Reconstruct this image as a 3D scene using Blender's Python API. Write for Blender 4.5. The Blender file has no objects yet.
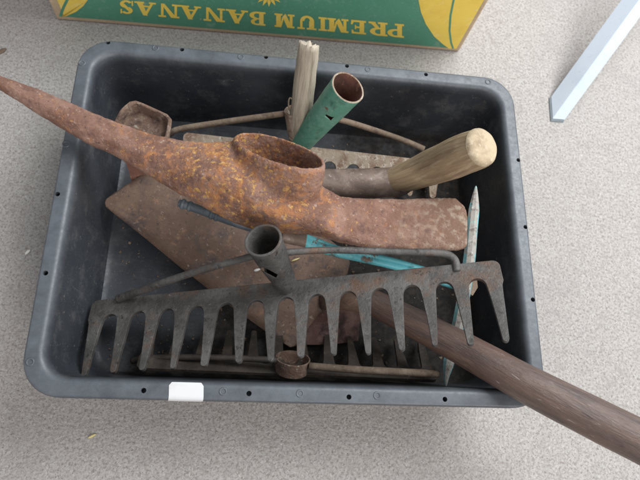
import bpy, bmesh, math, random
from mathutils import Vector, Matrix, noise
random.seed(7)
S = bpy.context.scene
COL = S.collection
R_ = math.radians

# ------------------------------------------------------------------ camera
CR = Matrix(((0.9910348, -0.0579824, -0.1203662),
             (0.0162506, 0.9465434, -0.3221668),
             (0.1326119, 0.3173225, 0.9389997)))
CP = Vector((-0.0508702, -0.2154863, 0.6600448))
FPX = 560.0
cd = bpy.data.cameras.new("camera")
cam = bpy.data.objects.new("camera", cd)
COL.objects.link(cam)
cam.matrix_world = Matrix.Translation(CP) @ CR.to_4x4()
cd.sensor_width = 36.0
cd.lens = FPX / 640 * 36
cd.clip_start = 0.01
cd.clip_end = 100
cd.dof.use_dof = True
cd.dof.focus_distance = 0.56
cd.dof.aperture_fstop = 9.0
S.camera = cam

# ------------------------------------------------------------------ world and lamps
w = bpy.data.worlds.new("World")
S.world = w
w.use_nodes = True
bg = w.node_tree.nodes['Background']
bg.inputs[0].default_value = (0.93, 0.95, 1.0, 1)
bg.inputs[1].default_value = 0.40


def area(name, loc, target, size, power, color, sizey=None):
    l = bpy.data.lights.new(name, 'AREA')
    l.shape = 'RECTANGLE'
    l.size = size
    l.size_y = sizey or size
    l.energy = power
    l.color = color
    o = bpy.data.objects.new(name, l)
    COL.objects.link(o)
    o.location = loc
    o.rotation_euler = (Vector(target) - Vector(loc)).to_track_quat('-Z', 'Y').to_euler()
    return o


area("window_light", (0.95, 0.75, 1.55), (0.1, 0.2, 0), 1.3, 42, (0.93, 0.97, 1.0), 1.1)
area("room_light", (0.7, -1.3, 1.25), (0.1, 0.4, 0), 1.1, 16, (1.0, 0.96, 0.92))
S.view_settings.view_transform = 'Standard'
S.view_settings.look = 'None'
S.view_settings.gamma = 1
S.view_settings.exposure = 0.42


# ------------------------------------------------------------------ places
def ray(px, py):
    d = CR @ Vector(((px - 320) / FPX, -(py - 240) / FPX, -1))
    return d


def P(px, py, z):
    d = ray(px, py)
    return CP + d * ((z - CP.z) / d.z)


def PP(px, py, pt, n):
    d = ray(px, py)
    return CP + d * ((Vector(pt) - CP).dot(n) / d.dot(n))


def depth(pt):
    return -(CR.transposed() @ (Vector(pt) - CP)).z


def PR(r, pt):          # size of r picture units at a point
    return r * depth(pt) / FPX


def closest(px, py, pt, d):
    """point on the line pt + t d nearest to the sight line"""
    r = ray(px, py).normalized()
    d = d.normalized()
    w0 = pt - CP
    b = d.dot(r)
    t = (b * w0.dot(r) - w0.dot(d)) / (1 - b * b)
    return pt + d * t, t


# ------------------------------------------------------------------ object helpers
def empty(name, loc, label, cat, group=None):
    o = bpy.data.objects.new(name, None)
    o.empty_display_size = 0.02
    COL.objects.link(o)
    o.location = loc
    o['label'] = label
    o['category'] = cat
    if group:
        o['group'] = group
    return o


def root_of(p):
    v = Vector((0, 0, 0))
    while p:
        v += p.location
        p = p.parent
    return v


def link(name, me, mat, parent=None, smooth=True, label=None, cat=None, group=None, kind=None, loc=None):
    """mesh data in world coordinates -> an object with its own origin"""
    org = root_of(parent) if parent else Vector(loc or (0, 0, 0))
    me.transform(Matrix.Translation(-org))
    me.name = name
    o = bpy.data.objects.new(name, me)
    COL.objects.link(o)
    if parent:
        o.parent = parent
    else:
        o.location = org
    for m in (mat if isinstance(mat, (list, tuple)) else [mat]):
        me.materials.append(m)
    if smooth:
        for p in me.polygons:
            p.use_smooth = True
    if label:
        o['label'] = label
    if cat:
        o['category'] = cat
    if group:
        o['group'] = group
    if kind:
        o['kind'] = kind
    return o


def bm_me(bm):
    bmesh.ops.recalc_face_normals(bm, faces=bm.faces[:])
    me = bpy.data.meshes.new("m")
    bm.to_mesh(me)
    bm.free()
    return me


def evaluated(me, mods):
    o = bpy.data.objects.new("tmp", me)
    COL.objects.link(o)
    for typ, kw in mods:
        m = o.modifiers.new("m", typ)
        for k, v in kw.items():
            setattr(m, k, v)
    bpy.context.view_layer.update()
    dg = bpy.context.evaluated_depsgraph_get()
    r = bpy.data.meshes.new_from_object(o.evaluated_get(dg))
    bpy.data.objects.remove(o)
    return r


def frames(path, hint=Vector((0, 0, 1))):
    n = len(path)
    T = []
    for i in range(n):
        a = path[max(i - 1, 0)]
        b = path[min(i + 1, n - 1)]
        T.append((b - a).normalized())
    u = hint - T[0] * hint.dot(T[0])
    if u.length < 1e-4:
        u = Vector((0, 1, 0)) - T[0] * T[0].y
    u.normalize()
    out = []
    for t in T:
        u = (u - t * u.dot(t)).normalized()
        out.append((t, u, t.cross(u)))
    return out


def smooth_path(pts, rad, sub=6):
    """Catmull-Rom through points and radii"""
    pts = [Vector(p) for p in pts]
    rad = [(r, r) if not isinstance(r, (tuple, list)) else r for r in rad]
    P_, R2 = [], []
    n = len(pts)
    for i in range(n - 1):
        p0, p1, p2, p3 = pts[max(i - 1, 0)], pts[i], pts[i + 1], pts[min(i + 2, n - 1)]
        for k in range(sub):
            t = k / sub
            P_.append(0.5 * ((2 * p1) + (p2 - p0) * t + (2 * p0 - 5 * p1 + 4 * p2 - p3) * t * t + (3 * p1 - p0 - 3 * p2 + p3) * t ** 3))
            R2.append(tuple(rad[i][j] * (1 - t) + rad[i + 1][j] * t for j in (0, 1)))
    P_.append(pts[-1])
    R2.append(rad[-1])
    return P_, R2


def sweep(bm, path, rad, n=20, cap0=True, cap1=True, hint=Vector((0, 0, 1)), power=2.0, rough=0, rscale=60, skip=None):
    rad = [(r, r) if not isinstance(r, (tuple, list)) else r for r in rad]
    uvl = bm.loops.layers.uv.verify()
    F = frames(path, hint)
    rings = []
    L = 0
    Ls = []
    for i, (p, r) in enumerate(zip(path, rad)):
        if i:
            L += (path[i] - path[i - 1]).length
        Ls.append(L)
        t, u, v = F[i]
        ring = []
        for k in range(n):
            a = 2 * math.pi * k / n
            c, s = math.cos(a), math.sin(a)
            c = math.copysign(abs(c) ** (2 / power), c)
            s = math.copysign(abs(s) ** (2 / power), s)
            q = u * c * r[0] + v * s * r[1]
            co = p + q
            if rough:
                co = co + q.normalized() * rough * noise.noise(co * rscale)
            ring.append(bm.verts.new(co))
        rings.append(ring)
    rm = max(rad[0][0], rad[-1][0])
    for i in range(len(rings) - 1):
        for k in range(n):
            if skip and skip(rings[i][k].co, rings[i + 1][(k + 1) % n].co, path[i]):
                continue
            f = bm.faces.new((rings[i][k], rings[i][(k + 1) % n], rings[i + 1][(k + 1) % n], rings[i + 1][k]))
            vs = [(Ls[i], k), (Ls[i], k + 1), (Ls[i + 1], k + 1), (Ls[i + 1], k)]
            for lp, (l, kk) in zip(f.loops, vs):
                lp[uvl].uv = (l, kk / n * 2 * math.pi * rm)
    for on, ring in ((cap0, rings[0]), (cap1, rings[-1])):
        if on:
            c = bm.verts.new(sum((v.co for v in ring), Vector()) / n)
            for k in range(n):
                bm.faces.new((ring[k], ring[(k + 1) % n], c))
    return rings


def rod(name, pts, rad, mat, parent, n=16, sub=6, **kw):
    bm = bmesh.new()
    p, r = smooth_path(pts, rad, sub)
    lk = {k: kw.pop(k) for k in ('label', 'cat', 'group') if k in kw}
    sweep(bm, p, r, n, **kw)
    return link(name, bm_me(bm), mat, parent, **lk)


def slot_cutter(x, y, near, axis, ha, hw, spin=0.0):
    """a block through the side of a tube where the sight line (x, y) meets it"""
    c = CP + ray(x, y) * depth(near)
    vdir = (CP - c).normalized()
    a = axis.normalized()
    a = (Matrix.Rotation(spin, 3, vdir) @ a)
    a = (a - vdir * a.dot(vdir)).normalized()
    b = vdir.cross(a)
    bm = bmesh.new()
    bmesh.ops.create_cube(bm, size=2)
    for v in bm.verts:
        v.co = c + a * v.co.x * ha + b * v.co.y * hw + vdir * v.co.z * 0.016
    o = bpy.data.objects.new('cut', bm_me(bm))
    COL.objects.link(o)
    return o


def pipe(name, pts, rad, wall, mat, parent, skip=None, n=56, sub=8, rough=0.0003, cap0=False, cutter=None):
    """open hollow tube"""
    bm = bmesh.new()
    p, r = smooth_path(pts, rad, sub)
    sweep(bm, p, r, n, cap0, False, skip=skip, rough=rough, rscale=90)
    me = evaluated(bm_me(bm), [('SOLIDIFY', dict(thickness=wall, offset=-1.0, use_even_offset=True))])
    if cutter:
        me = evaluated(me, [('BOOLEAN', dict(operation='DIFFERENCE', object=cutter, solver='EXACT'))])
        bpy.data.objects.remove(cutter)
    me = evaluated(me, [('BEVEL', dict(width=wall * 0.22, segments=2, limit_method='ANGLE', angle_limit=R_(50)))])
    return link(name, me, mat, parent)


def slab(name, pts, nrm, thick, mat, parent, smooth=False, open_edges=(), **lk):
    """closed outline (3D, in a plane) extruded to both sides"""
    bm = bmesh.new()
    a = [bm.verts.new(p + nrm * thick / 2) for p in pts]
    b = [bm.verts.new(p - nrm * thick / 2) for p in pts]
    bm.faces.new(a)
    bm.faces.new(list(reversed(b)))
    n = len(pts)
    for i in range(n):
        if i not in open_edges:
            bm.faces.new((a[(i + 1) % n], a[i], b[i], b[(i + 1) % n]))
    return link(name, bm_me(bm), mat, parent, smooth=smooth, **lk)


# ------------------------------------------------------------------ materials
def rgb(c):
    return (c[0], c[1], c[2], 1)


class NT:
    def __init__(self, name):
        self.m = bpy.data.materials.new(name)
        self.m.use_nodes = True
        self.t = self.m.node_tree
        self.b = self.t.nodes['Principled BSDF']

    def n(self, typ, **kw):
        x = self.t.nodes.new(typ)
        for k, v in kw.items():
            setattr(x, k, v)
        return x

    def l(self, a, b):
        self.t.links.new(a, b)

    def noise(self, vec, scale, detail=6, rough=0.6, dist=0.0):
        x = self.n('ShaderNodeTexNoise')
        x.inputs['Scale'].default_value = scale
        x.inputs['Detail'].default_value = detail
        x.inputs['Roughness'].default_value = rough
        x.inputs['Distortion'].default_value = dist
        self.l(vec, x.inputs['Vector'])
        return x.outputs[0]

    def ramp(self, val, a, b, lo=0.0, hi=1.0):
        x = self.n('ShaderNodeMapRange')
        x.clamp = True
        for i, v in zip((1, 2, 3, 4), (a, b, lo, hi)):
            x.inputs[i].default_value = v
        self.l(val, x.inputs[0])
        return x.outputs[0]

    def mix(self, fac, a, b):
        x = self.n('ShaderNodeMix', data_type='RGBA')
        for sock, v in ((x.inputs[0], fac), (x.inputs[6], a), (x.inputs[7], b)):
            if hasattr(v, 'links'):
                self.l(v, sock)
            elif isinstance(v, (int, float)):
                sock.default_value = v
            else:
                sock.default_value = rgb(v)
        return x.outputs[2]

    def math(self, op, a, b):
        x = self.n('ShaderNodeMath', operation=op)
        for s, v in ((x.inputs[0], a), (x.inputs[1], b)):
            if hasattr(v, 'links'):
                self.l(v, s)
            else:
                s.default_value = v
        return x.outputs[0]


def layered(name, base, layers, rough=0.7, metal=0.0, bump=0.5, bscale=120, bdist=0.001, bevel=0.0, rvar=0.15,
            coord='Object', stretch=(1, 1, 1), spec=0.5, bump2=None):
    """base colour, then layers (colour, scale, from, to[, detail]) laid over it by noise"""
    N = NT(name)
    tc = N.n('ShaderNodeTexCoord')
    vec = tc.outputs[coord]
    if stretch != (1, 1, 1):
        mp = N.n('ShaderNodeMapping')
        mp.inputs['Scale'].default_value = stretch
        N.l(vec, mp.inputs[0])
        vec = mp.outputs[0]
    c = base
    for i, L in enumerate(layers):
        col, sc, a, b = L[:4]
        det = L[4] if len(L) > 4 else 6
        f = N.ramp(N.noise(vec, sc * (1 + 0.013 * i), det, 0.65, 0.3), a, b)
        c = N.mix(f, c, col)
    if hasattr(c, 'links'):
        N.l(c, N.b.inputs['Base Color'])
    else:
        N.b.inputs['Base Color'].default_value = rgb(c)
    nb = N.noise(vec, bscale, 8, 0.7)
    r = N.ramp(nb, 0.3, 0.7, max(rough - rvar, 0.05), min(rough + rvar, 1))
    N.l(r, N.b.inputs['Roughness'])
    N.b.inputs['Metallic'].default_value = metal
    N.b.inputs['Specular IOR Level'].default_value = spec
    bp = N.n('ShaderNodeBump')
    bp.inputs['Strength'].default_value = bump
    bp.inputs['Distance'].default_value = bdist
    N.l(nb, bp.inputs['Height'])
    if bevel:
        bv = N.n('ShaderNodeBevel', samples=4)
        bv.inputs[0].default_value = bevel
        N.l(bv.outputs[0], bp.inputs['Normal'])
    if bump2:
        b2 = N.n('ShaderNodeBump')
        b2.inputs['Strength'].default_value = bump2[1]
        b2.inputs['Distance'].default_value = bump2[2]
        N.l(N.noise(vec, bump2[0], 3, 0.5), b2.inputs['Height'])
        N.l(bp.outputs[0], b2.inputs['Normal'])
        N.l(b2.outputs[0], N.b.inputs['Normal'])
    else:
        N.l(bp.outputs[0], N.b.inputs['Normal'])
    return N.m


M_ground = layered('speckled floor', (0.44, 0.412, 0.385),
                   [((0.535, 0.508, 0.482), 250, 0.40, 0.66, 6), ((0.29, 0.255, 0.232), 310, 0.48, 0.66, 6),
                    ((0.17, 0.145, 0.135), 480, 0.56, 0.72, 3), ((0.64, 0.62, 0.60), 420, 0.58, 0.72, 3), ((0.33, 0.30, 0.285), 9, 0.54, 0.95, 6), ((0.34, 0.31, 0.29), 60, 0.52, 0.80, 6)],
                   rough=0.95, rvar=0.03, bump=1.0, bscale=300, bdist=0.0028, spec=0.12)
def tray_material():
    N = NT('dark grey moulded plastic')
    tc = N.n('ShaderNodeTexCoord')
    v = tc.outputs['Object']
    c = N.mix(N.ramp(N.noise(v, 11, 8, .7), .38, .68), (0.024, 0.027, 0.033), (0.043, 0.047, 0.055))
    c = N.mix(N.ramp(N.noise(v, 45, 8, .75), .52, .78), c, (0.095, 0.094, 0.092))
    c = N.mix(N.ramp(N.noise(v, 260, 4), .64, .76), c, (0.16, 0.15, 0.135))
    mp = N.n('ShaderNodeMapping')                      # fine scuffs
    mp.inputs['Scale'].default_value = (18, 260, 18)
    mp.inputs['Rotation'].default_value = (0, 0, 0.6)
    N.l(v, mp.inputs[0])
    c = N.mix(N.ramp(N.noise(mp.outputs[0], 1.0, 3, .5), .70, .78, 0, .5), c, (0.12, 0.125, 0.135))
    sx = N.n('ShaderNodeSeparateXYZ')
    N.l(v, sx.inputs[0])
    worn = N.ramp(N.math('ADD', sx.outputs[2], N.math('MULTIPLY', N.noise(v, 30), 0.004)), 0.104, 0.1185)  # mask for reflected light painted into the rim top colour
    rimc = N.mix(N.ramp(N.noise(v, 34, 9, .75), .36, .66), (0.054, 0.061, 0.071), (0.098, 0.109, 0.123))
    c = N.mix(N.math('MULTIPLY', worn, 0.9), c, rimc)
    # caked soil and painted-in shade on the floor of the tray, mostly in the right and near part
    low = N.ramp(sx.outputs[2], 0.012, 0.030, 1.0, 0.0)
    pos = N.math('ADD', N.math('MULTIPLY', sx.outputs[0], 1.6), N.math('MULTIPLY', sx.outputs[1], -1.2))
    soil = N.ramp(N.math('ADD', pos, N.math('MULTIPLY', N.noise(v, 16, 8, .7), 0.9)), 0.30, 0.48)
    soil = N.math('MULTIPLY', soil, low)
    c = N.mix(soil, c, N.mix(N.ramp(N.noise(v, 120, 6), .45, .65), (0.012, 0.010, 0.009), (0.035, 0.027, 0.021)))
    N.l(c, N.b.inputs['Base Color'])
    nb = N.noise(v, 220, 8, .7)
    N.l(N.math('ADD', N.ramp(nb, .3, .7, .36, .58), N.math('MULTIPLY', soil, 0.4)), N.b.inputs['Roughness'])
    bp = N.n('ShaderNodeBump')
    bp.inputs['Strength'].default_value = .15
    bp.inputs['Distance'].default_value = .0006
    N.l(nb, bp.inputs['Height'])
    N.l(bp.outputs[0], N.b.inputs['Normal'])
    return N.m


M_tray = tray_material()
def pick_material():
    N = NT('flaking orange rust')
    tc = N.n('ShaderNodeTexCoord')
    v = tc.outputs['Object']
    sx = N.n('ShaderNodeSeparateXYZ')
    N.l(v, sx.inputs[0])
    c = N.mix(N.ramp(N.noise(v, 30, 7), .42, .62), (0.21, 0.110, 0.078), (0.34, 0.20, 0.150))
    # orange scale thickest round the middle of the pick arm
    xa = N.math('ABSOLUTE', N.math('ADD', sx.outputs[0], 0.05), 0)
    mid = N.ramp(xa, 0.02, 0.17, 0.035, -0.07)
    f = N.ramp(N.math('ADD', N.noise(v, 70, 9, .75, .4), mid), .50, .62)
    c = N.mix(N.math('MULTIPLY', f, .85), c, (0.47, 0.20, 0.075))
    f = N.ramp(N.math('ADD', N.noise(v, 190, 5, .65), mid), .58, .68)
    c = N.mix(f, c, (0.62, 0.35, 0.11))
    c = N.mix(N.ramp(N.noise(v, 90, 8, .7), .54, .68, 0, .75), c, (0.12, 0.068, 0.066))
    c = N.mix(N.ramp(N.noise(v, 210, 4), .60, .72, 0, .8), c, (0.46, 0.34, 0.28))
    c = N.mix(N.ramp(N.noise(v, 330, 4), .62, .72, 0, .8), c, (0.06, 0.036, 0.034))
    # pale worn crust at the blade end
    e = N.ramp(N.math('ADD', sx.outputs[0], N.math('MULTIPLY', N.noise(v, 50, 6), 0.10)), 0.15, 0.23)
    g2 = N.mix(N.ramp(N.noise(v, 140, 5), .48, .62), (0.21, 0.125, 0.085), (0.38, 0.30, 0.225))
    c = N.mix(N.math('MULTIPLY', e, 0.8), c, g2)
    N.l(c, N.b.inputs['Base Color'])
    nb = N.noise(v, 300, 8, .75)
    N.l(N.ramp(nb, .3, .7, .7, .95), N.b.inputs['Roughness'])
    N.b.inputs['Specular IOR Level'].default_value = .3
    b1 = N.n('ShaderNodeBump')
    b1.inputs['Strength'].default_value = 1.0
    b1.inputs['Distance'].default_value = .0022
    N.l(nb, b1.inputs['Height'])
    b2 = N.n('ShaderNodeBump')
    b2.inputs['Strength'].default_value = .6
    b2.inputs['Distance'].default_value = .002
    N.l(N.noise(v, 75, 5, .6), b2.inputs['Height'])
    N.l(b1.outputs[0], b2.inputs['Normal'])
    N.l(b2.outputs[0], N.b.inputs['Normal'])
    return N.m


M_pick = pick_material()
M_spade = layered('brown rusty sheet steel', (0.11, 0.066, 0.045),
                  [((0.175, 0.112, 0.080), 20, 0.42, 0.66, 9), ((0.065, 0.048, 0.045), 45, 0.50, 0.66, 9),
                   ((0.26, 0.145, 0.085), 60, 0.58, 0.70, 8), ((0.34, 0.28, 0.24), 200, 0.62, 0.74, 4), ((0.04, 0.03, 0.03), 260, 0.60, 0.70, 4)],
                  rough=0.65, metal=0.15, bump=0.5, bscale=260, bdist=0.0008, bevel=0.0008)
M_steel = layered('dark weathered steel', (0.062, 0.058, 0.054),
                  [((0.115, 0.110, 0.103), 40, 0.42, 0.64, 9), ((0.12, 0.07, 0.045), 26, 0.54, 0.70, 8),
                   ((0.20, 0.19, 0.175), 230, 0.64, 0.78, 4), ((0.025, 0.02, 0.018), 150, 0.58, 0.70, 6)],
                  rough=0.52, metal=0.35, bump=0.9, bscale=260, bdist=0.0011, bevel=0.0009)
M_steel2 = layered('blackened rusty steel', (0.050, 0.041, 0.034),
                   [((0.105, 0.080, 0.062), 50, 0.48, 0.7), ((0.20, 0.18, 0.16), 190, 0.64, 0.76, 4)],
                   rough=0.6, metal=0.25, bump=0.6, bscale=260, bdist=0.0008, bevel=0.0009)
M_pale = layered('pale crusted rust', (0.33, 0.265, 0.20),
                 [((0.20, 0.13, 0.09), 50, 0.46, 0.62, 8), ((0.52, 0.46, 0.38), 170, 0.54, 0.68, 8),
                  ((0.13, 0.08, 0.06), 170, 0.62, 0.70, 5)],
                 rough=0.9, bump=0.9, bscale=280, bdist=0.0014, spec=0.2, bevel=0.0008)
M_olive = layered('grey brown crusted iron', (0.17, 0.125, 0.09),
                  [((0.27, 0.21, 0.155), 50, 0.48, 0.66, 6), ((0.10, 0.065, 0.05), 80, 0.55, 0.7, 6),
                   ((0.36, 0.33, 0.27), 220, 0.64, 0.75)],
                  rough=0.85, bump=0.9, bscale=260, bdist=0.0012, spec=0.25)
M_loop = layered('brown crusted iron loop', (0.175, 0.11, 0.08),
                 [((0.28, 0.205, 0.155), 55, 0.46, 0.62, 8), ((0.08, 0.05, 0.042), 70, 0.50, 0.64, 8),
                  ((0.42, 0.37, 0.31), 200, 0.60, 0.72)],
                 rough=0.85, bump=1.0, bscale=240, bdist=0.0016, spec=0.25)
M_shank = layered('dull grey brown steel', (0.19, 0.135, 0.105),
                  [((0.11, 0.075, 0.06), 40, 0.42, 0.62, 9), ((0.29, 0.225, 0.185), 60, 0.54, 0.70, 8), ((0.38, 0.34, 0.31), 200, 0.60, 0.72)],
                  rough=0.6, metal=0.2, bump=0.4, bscale=240, bdist=0.0007)
M_handle = layered('worn dark brown handle', (0.112, 0.066, 0.050),
                   [((0.050, 0.034, 0.030), 5, 0.42, 0.70, 6), ((0.170, 0.110, 0.085), 8, 0.50, 0.74, 6),
                    ((0.30, 0.27, 0.25), 30, 0.62, 0.76, 9), ((0.03, 0.022, 0.02), 22, 0.62, 0.70, 8)],
                   rough=0.38, rvar=0.16, bump=0.9, bscale=12, bdist=0.0018, coord='UV', stretch=(2.2, 11, 1), spec=0.65,
                   bump2=(45, 0.5, 0.0010))
M_wood = layered('weathered tan wood', (0.33, 0.235, 0.14),
                 [((0.20, 0.135, 0.08), 7, 0.42, 0.64, 9), ((0.43, 0.34, 0.22), 12, 0.52, 0.70, 6),
                  ((0.14, 0.10, 0.06), 16, 0.64, 0.76, 6)],
                 rough=0.7, bump=0.6, bscale=10, bdist=0.0014, coord='UV', stretch=(2.2, 16, 1))
M_endgrain = layered('pale cut end grain', (0.43, 0.34, 0.225),
                     [((0.28, 0.21, 0.135), 60, 0.45, 0.66, 9), ((0.52, 0.43, 0.31), 130, 0.55, 0.70)],
                     rough=0.8, bump=0.5, bscale=220, bdist=0.001)
M_stub = layered('grey splintered wood', (0.46, 0.395, 0.31),
                 [((0.24, 0.195, 0.14), 9, 0.46, 0.64, 6), ((0.52, 0.46, 0.37), 14, 0.55, 0.70, 6),
                  ((0.10, 0.08, 0.055), 18, 0.66, 0.74, 6)],
                 rough=0.9, bump=1.0, bscale=13, bdist=0.003, coord='UV', stretch=(1.2, 16, 1))
M_green = layered('chipped green paint', (0.10, 0.27, 0.20),
                  [((0.19, 0.37, 0.29), 30, 0.48, 0.70, 5), ((0.045, 0.12, 0.085), 50, 0.52, 0.70, 9),
                   ((0.16, 0.10, 0.07), 55, 0.605, 0.64, 9), ((0.34, 0.42, 0.36), 180, 0.62, 0.70, 6)],
                  rough=0.45, bump=0.3, bscale=200, bdist=0.0006, bevel=0.0006)
M_inrust = layered('red brown rust', (0.16, 0.075, 0.055),
                   [((0.09, 0.05, 0.04), 60, 0.45, 0.65), ((0.28, 0.14, 0.09), 120, 0.56, 0.7)],
                   rough=0.9, bump=0.8, bscale=240, bdist=0.001, spec=0.2)
M_redplate = layered('dark red pitted rust', (0.105, 0.052, 0.042),
                     [((0.17, 0.10, 0.085), 45, 0.46, 0.62, 8), ((0.045, 0.028, 0.026), 60, 0.50, 0.64, 8), ((0.26, 0.19, 0.17), 150, 0.60, 0.72, 6)],
                     rough=0.7, bump=1.0, bscale=200, bdist=0.0014, spec=0.4)
M_turq = layered('turquoise paint', (0.13, 0.50, 0.56),
                 [((0.24, 0.62, 0.66), 40, 0.5, 0.66, 5), ((0.05, 0.22, 0.25), 80, 0.54, 0.66, 8),
                  ((0.17, 0.11, 0.08), 75, 0.585, 0.62, 8)],
                 rough=0.45, bump=0.4, bscale=200, bdist=0.0008)
M_turqworn = layered('rubbed turquoise paint', (0.17, 0.36, 0.38),
                     [((0.30, 0.29, 0.26), 40, 0.48, 0.58, 8), ((0.14, 0.46, 0.50), 60, 0.54, 0.66, 6), ((0.14, 0.11, 0.09), 110, 0.58, 0.66, 6)],
                     rough=0.6, bump=0.5, bscale=200, bdist=0.0008)
M_greyrod = layered('blue grey weathered metal', (0.10, 0.12, 0.14),
                    [((0.17, 0.19, 0.21), 60, 0.48, 0.66), ((0.10, 0.07, 0.055), 90, 0.6, 0.72)],
                    rough=0.6, metal=0.2, bump=0.6, bscale=220, bdist=0.0008)
M_tinegrey = layered('worn grey point with paint traces', (0.30, 0.28, 0.25),
                     [((0.20, 0.44, 0.43), 45, 0.58, 0.66, 5), ((0.15, 0.12, 0.10), 140, 0.52, 0.66),
                      ((0.46, 0.44, 0.41), 200, 0.58, 0.7)],
                     rough=0.75, bump=0.6, bscale=260, bdist=0.0008)
M_card = layered('brown corrugated cardboard', (0.50, 0.375, 0.25),
                 [((0.42, 0.30, 0.19), 18, 0.5, 0.7), ((0.60, 0.48, 0.35), 200, 0.55, 0.7)],
                 rough=0.9, bump=0.3, bscale=180, bdist=0.0006, spec=0.2)
M_boxgreen = layered('green printed cardboard', (0.075, 0.26, 0.165),
                     [((0.09, 0.285, 0.19), 12, 0.45, 0.7), ((0.16, 0.33, 0.25), 240, 0.58, 0.75, 3),
                      ((0.22, 0.36, 0.28), 34, 0.60, 0.74, 9), ((0.45, 0.36, 0.25), 60, 0.70, 0.73, 9)],
                     rough=0.6, bump=0.3, bscale=20, bdist=0.003)
M_boxyellow = layered('yellow print', (0.86, 0.62, 0.10),
                      [((0.78, 0.54, 0.08), 25, 0.45, 0.7), ((0.88, 0.70, 0.28), 60, 0.56, 0.72, 9), ((0.60, 0.46, 0.2), 90, 0.66, 0.70, 9)],
                      rough=0.6, bump=0.3, bscale=20, bdist=0.003)
M_white = layered('white painted metal', (0.47, 0.53, 0.60), [((0.42, 0.48, 0.55), 15, 0.5, 0.7), ((0.42, 0.44, 0.45), 90, 0.64, 0.72, 8)],
                  rough=0.35, bump=0.05, bscale=90, bdist=0.0004)
M_rubber = layered('dark plastic foot', (0.12, 0.14, 0.15), [], rough=0.6, bump=0.2)
M_sticker = layered('white paper sticker', (0.55, 0.55, 0.55), [((0.44, 0.43, 0.41), 40, 0.5, 0.75, 8)],
                    rough=0.45, bump=0.05, bscale=90, bdist=0.0003)
M_straw = layered('dry straw', (0.62, 0.52, 0.25), [((0.45, 0.35, 0.15), 200, 0.5, 0.7)], rough=0.8)
M_chip = layered('white chip', (0.75, 0.73, 0.68), [((0.5, 0.45, 0.4), 300, 0.55, 0.7)], rough=0.8)

# ------------------------------------------------------------------ floor
bm = bmesh.new()
g = 3.0
bm.faces.new([bm.verts.new(v) for v in ((-g, -g, 0), (g, -g, 0), (g, g, 0), (-g, g, 0))])
link('floor', bm_me(bm), M_ground, smooth=False, kind='structure')

# ------------------------------------------------------------------ tray
TW, TL, TH = 0.50, 0.3826, 0.116


def rrect(inset, z, rad, nc=10, ns=14):
    hx, hy = TW / 2 - inset, TL / 2 - inset
    rad = max(rad, 0.003)
    pts = []
    cs = [(hx - rad, hy - rad, 0), (-hx + rad, hy - rad, 90), (-hx + rad, -hy + rad, 180), (hx - rad, -hy + rad, 270)]
    arcs = []
    for cx, cy, a0 in cs:
        arcs.append([Vector((cx + rad * math.cos(R_(a0 + 90 * k / nc)), cy + rad * math.sin(R_(a0 + 90 * k / nc)), z)) for k in range(nc + 1)])
    for i in range(4):
        pts += arcs[i]
        a, b = arcs[i][-1], arcs[(i + 1) % 4][0]
        pts += [a.lerp(b, k / ns) for k in range(1, ns)]
    return pts


prof = [(0.000, TH - 0.011, .036), (0.000, TH - 0.0025, .036), (0.0008, TH - 0.0008, .0355), (0.0025, TH, .035),
        (0.0115, TH, .028), (0.0138, TH - 0.0004, .027), (0.0160, TH - 0.0018, .026), (0.0175, TH - 0.0044, .0252), (0.0186, TH - 0.009, .0245), (0.0235, TH * 0.5, .024),
        (0.0300, 0.016, .024), (0.0335, 0.0085, .022), (0.0400, 0.0055, .018), (0.06, 0.005, .01)]
under = [(0.0385, 0.0008, .018), (0.031, 0.004, .022), (0.0275, 0.016, .024), (0.0163, TH - 0.013, .024), (0.0158, TH - 0.0105, .025),
         (0.0035, TH - 0.0105, .033), (0.0022, TH - 0.011, .034)]
bm = bmesh.new()
loops = [[bm.verts.new(p) for p in rrect(*a)] for a in prof]
ul = [[bm.verts.new(p) for p in rrect(*a)] for a in under]


def bridge(a, b):
    n = len(a)
    for k in range(n):
        bm.faces.new((a[k], a[(k + 1) % n], b[(k + 1) % n], b[k]))


for a, b in zip(loops, loops[1:]):
    bridge(a, b)
bm.faces.new(loops[-1])
bm.faces.new(ul[0])
for a, b in zip(ul, ul[1:]):
    bridge(a, b)
bridge(ul[-1], loops[0])
me = bm_me(bm)
holes = [(108, 42.5), (182, 49.5), (266, 57), (347, 66), (426, 74.5), (518.5, 160), (525.6, 227), (533, 299.6), (143.6, 390.5), (249, 393.5),
         (349, 397), (445, 399.3), (57.5, 194), (45.5, 273)]
bosses = [(155.6, 48), (241, 57), (368, 69.5), (223, 391.5), (300, 393.5), (377, 395.5), (82, 63), (66, 144), (30, 362), (488, 82)]
cb = bmesh.new()
for x, y in holes:
    c = P(x, y, TH)
    bmesh.ops.create_cone(cb, cap_ends=True, segments=14, radius1=0.0023, radius2=0.0026, depth=0.019, matrix=Matrix.Translation(c))
cut = bpy.data.objects.new('cut', bm_me(cb))
COL.objects.link(cut)
me = evaluated(me, [('BOOLEAN', dict(operation='DIFFERENCE', object=cut, solver='EXACT'))])
bpy.data.objects.remove(cut)
tray = empty('storage_tray', (0, 0, 0), 'dark grey plastic tray with a pierced rim, full of rusty garden tools', 'tray')
me.set_sharp_from_angle(angle=R_(40))
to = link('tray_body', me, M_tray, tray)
to.modifiers.new('wn', 'WEIGHTED_NORMAL').keep_sharp = True
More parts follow.
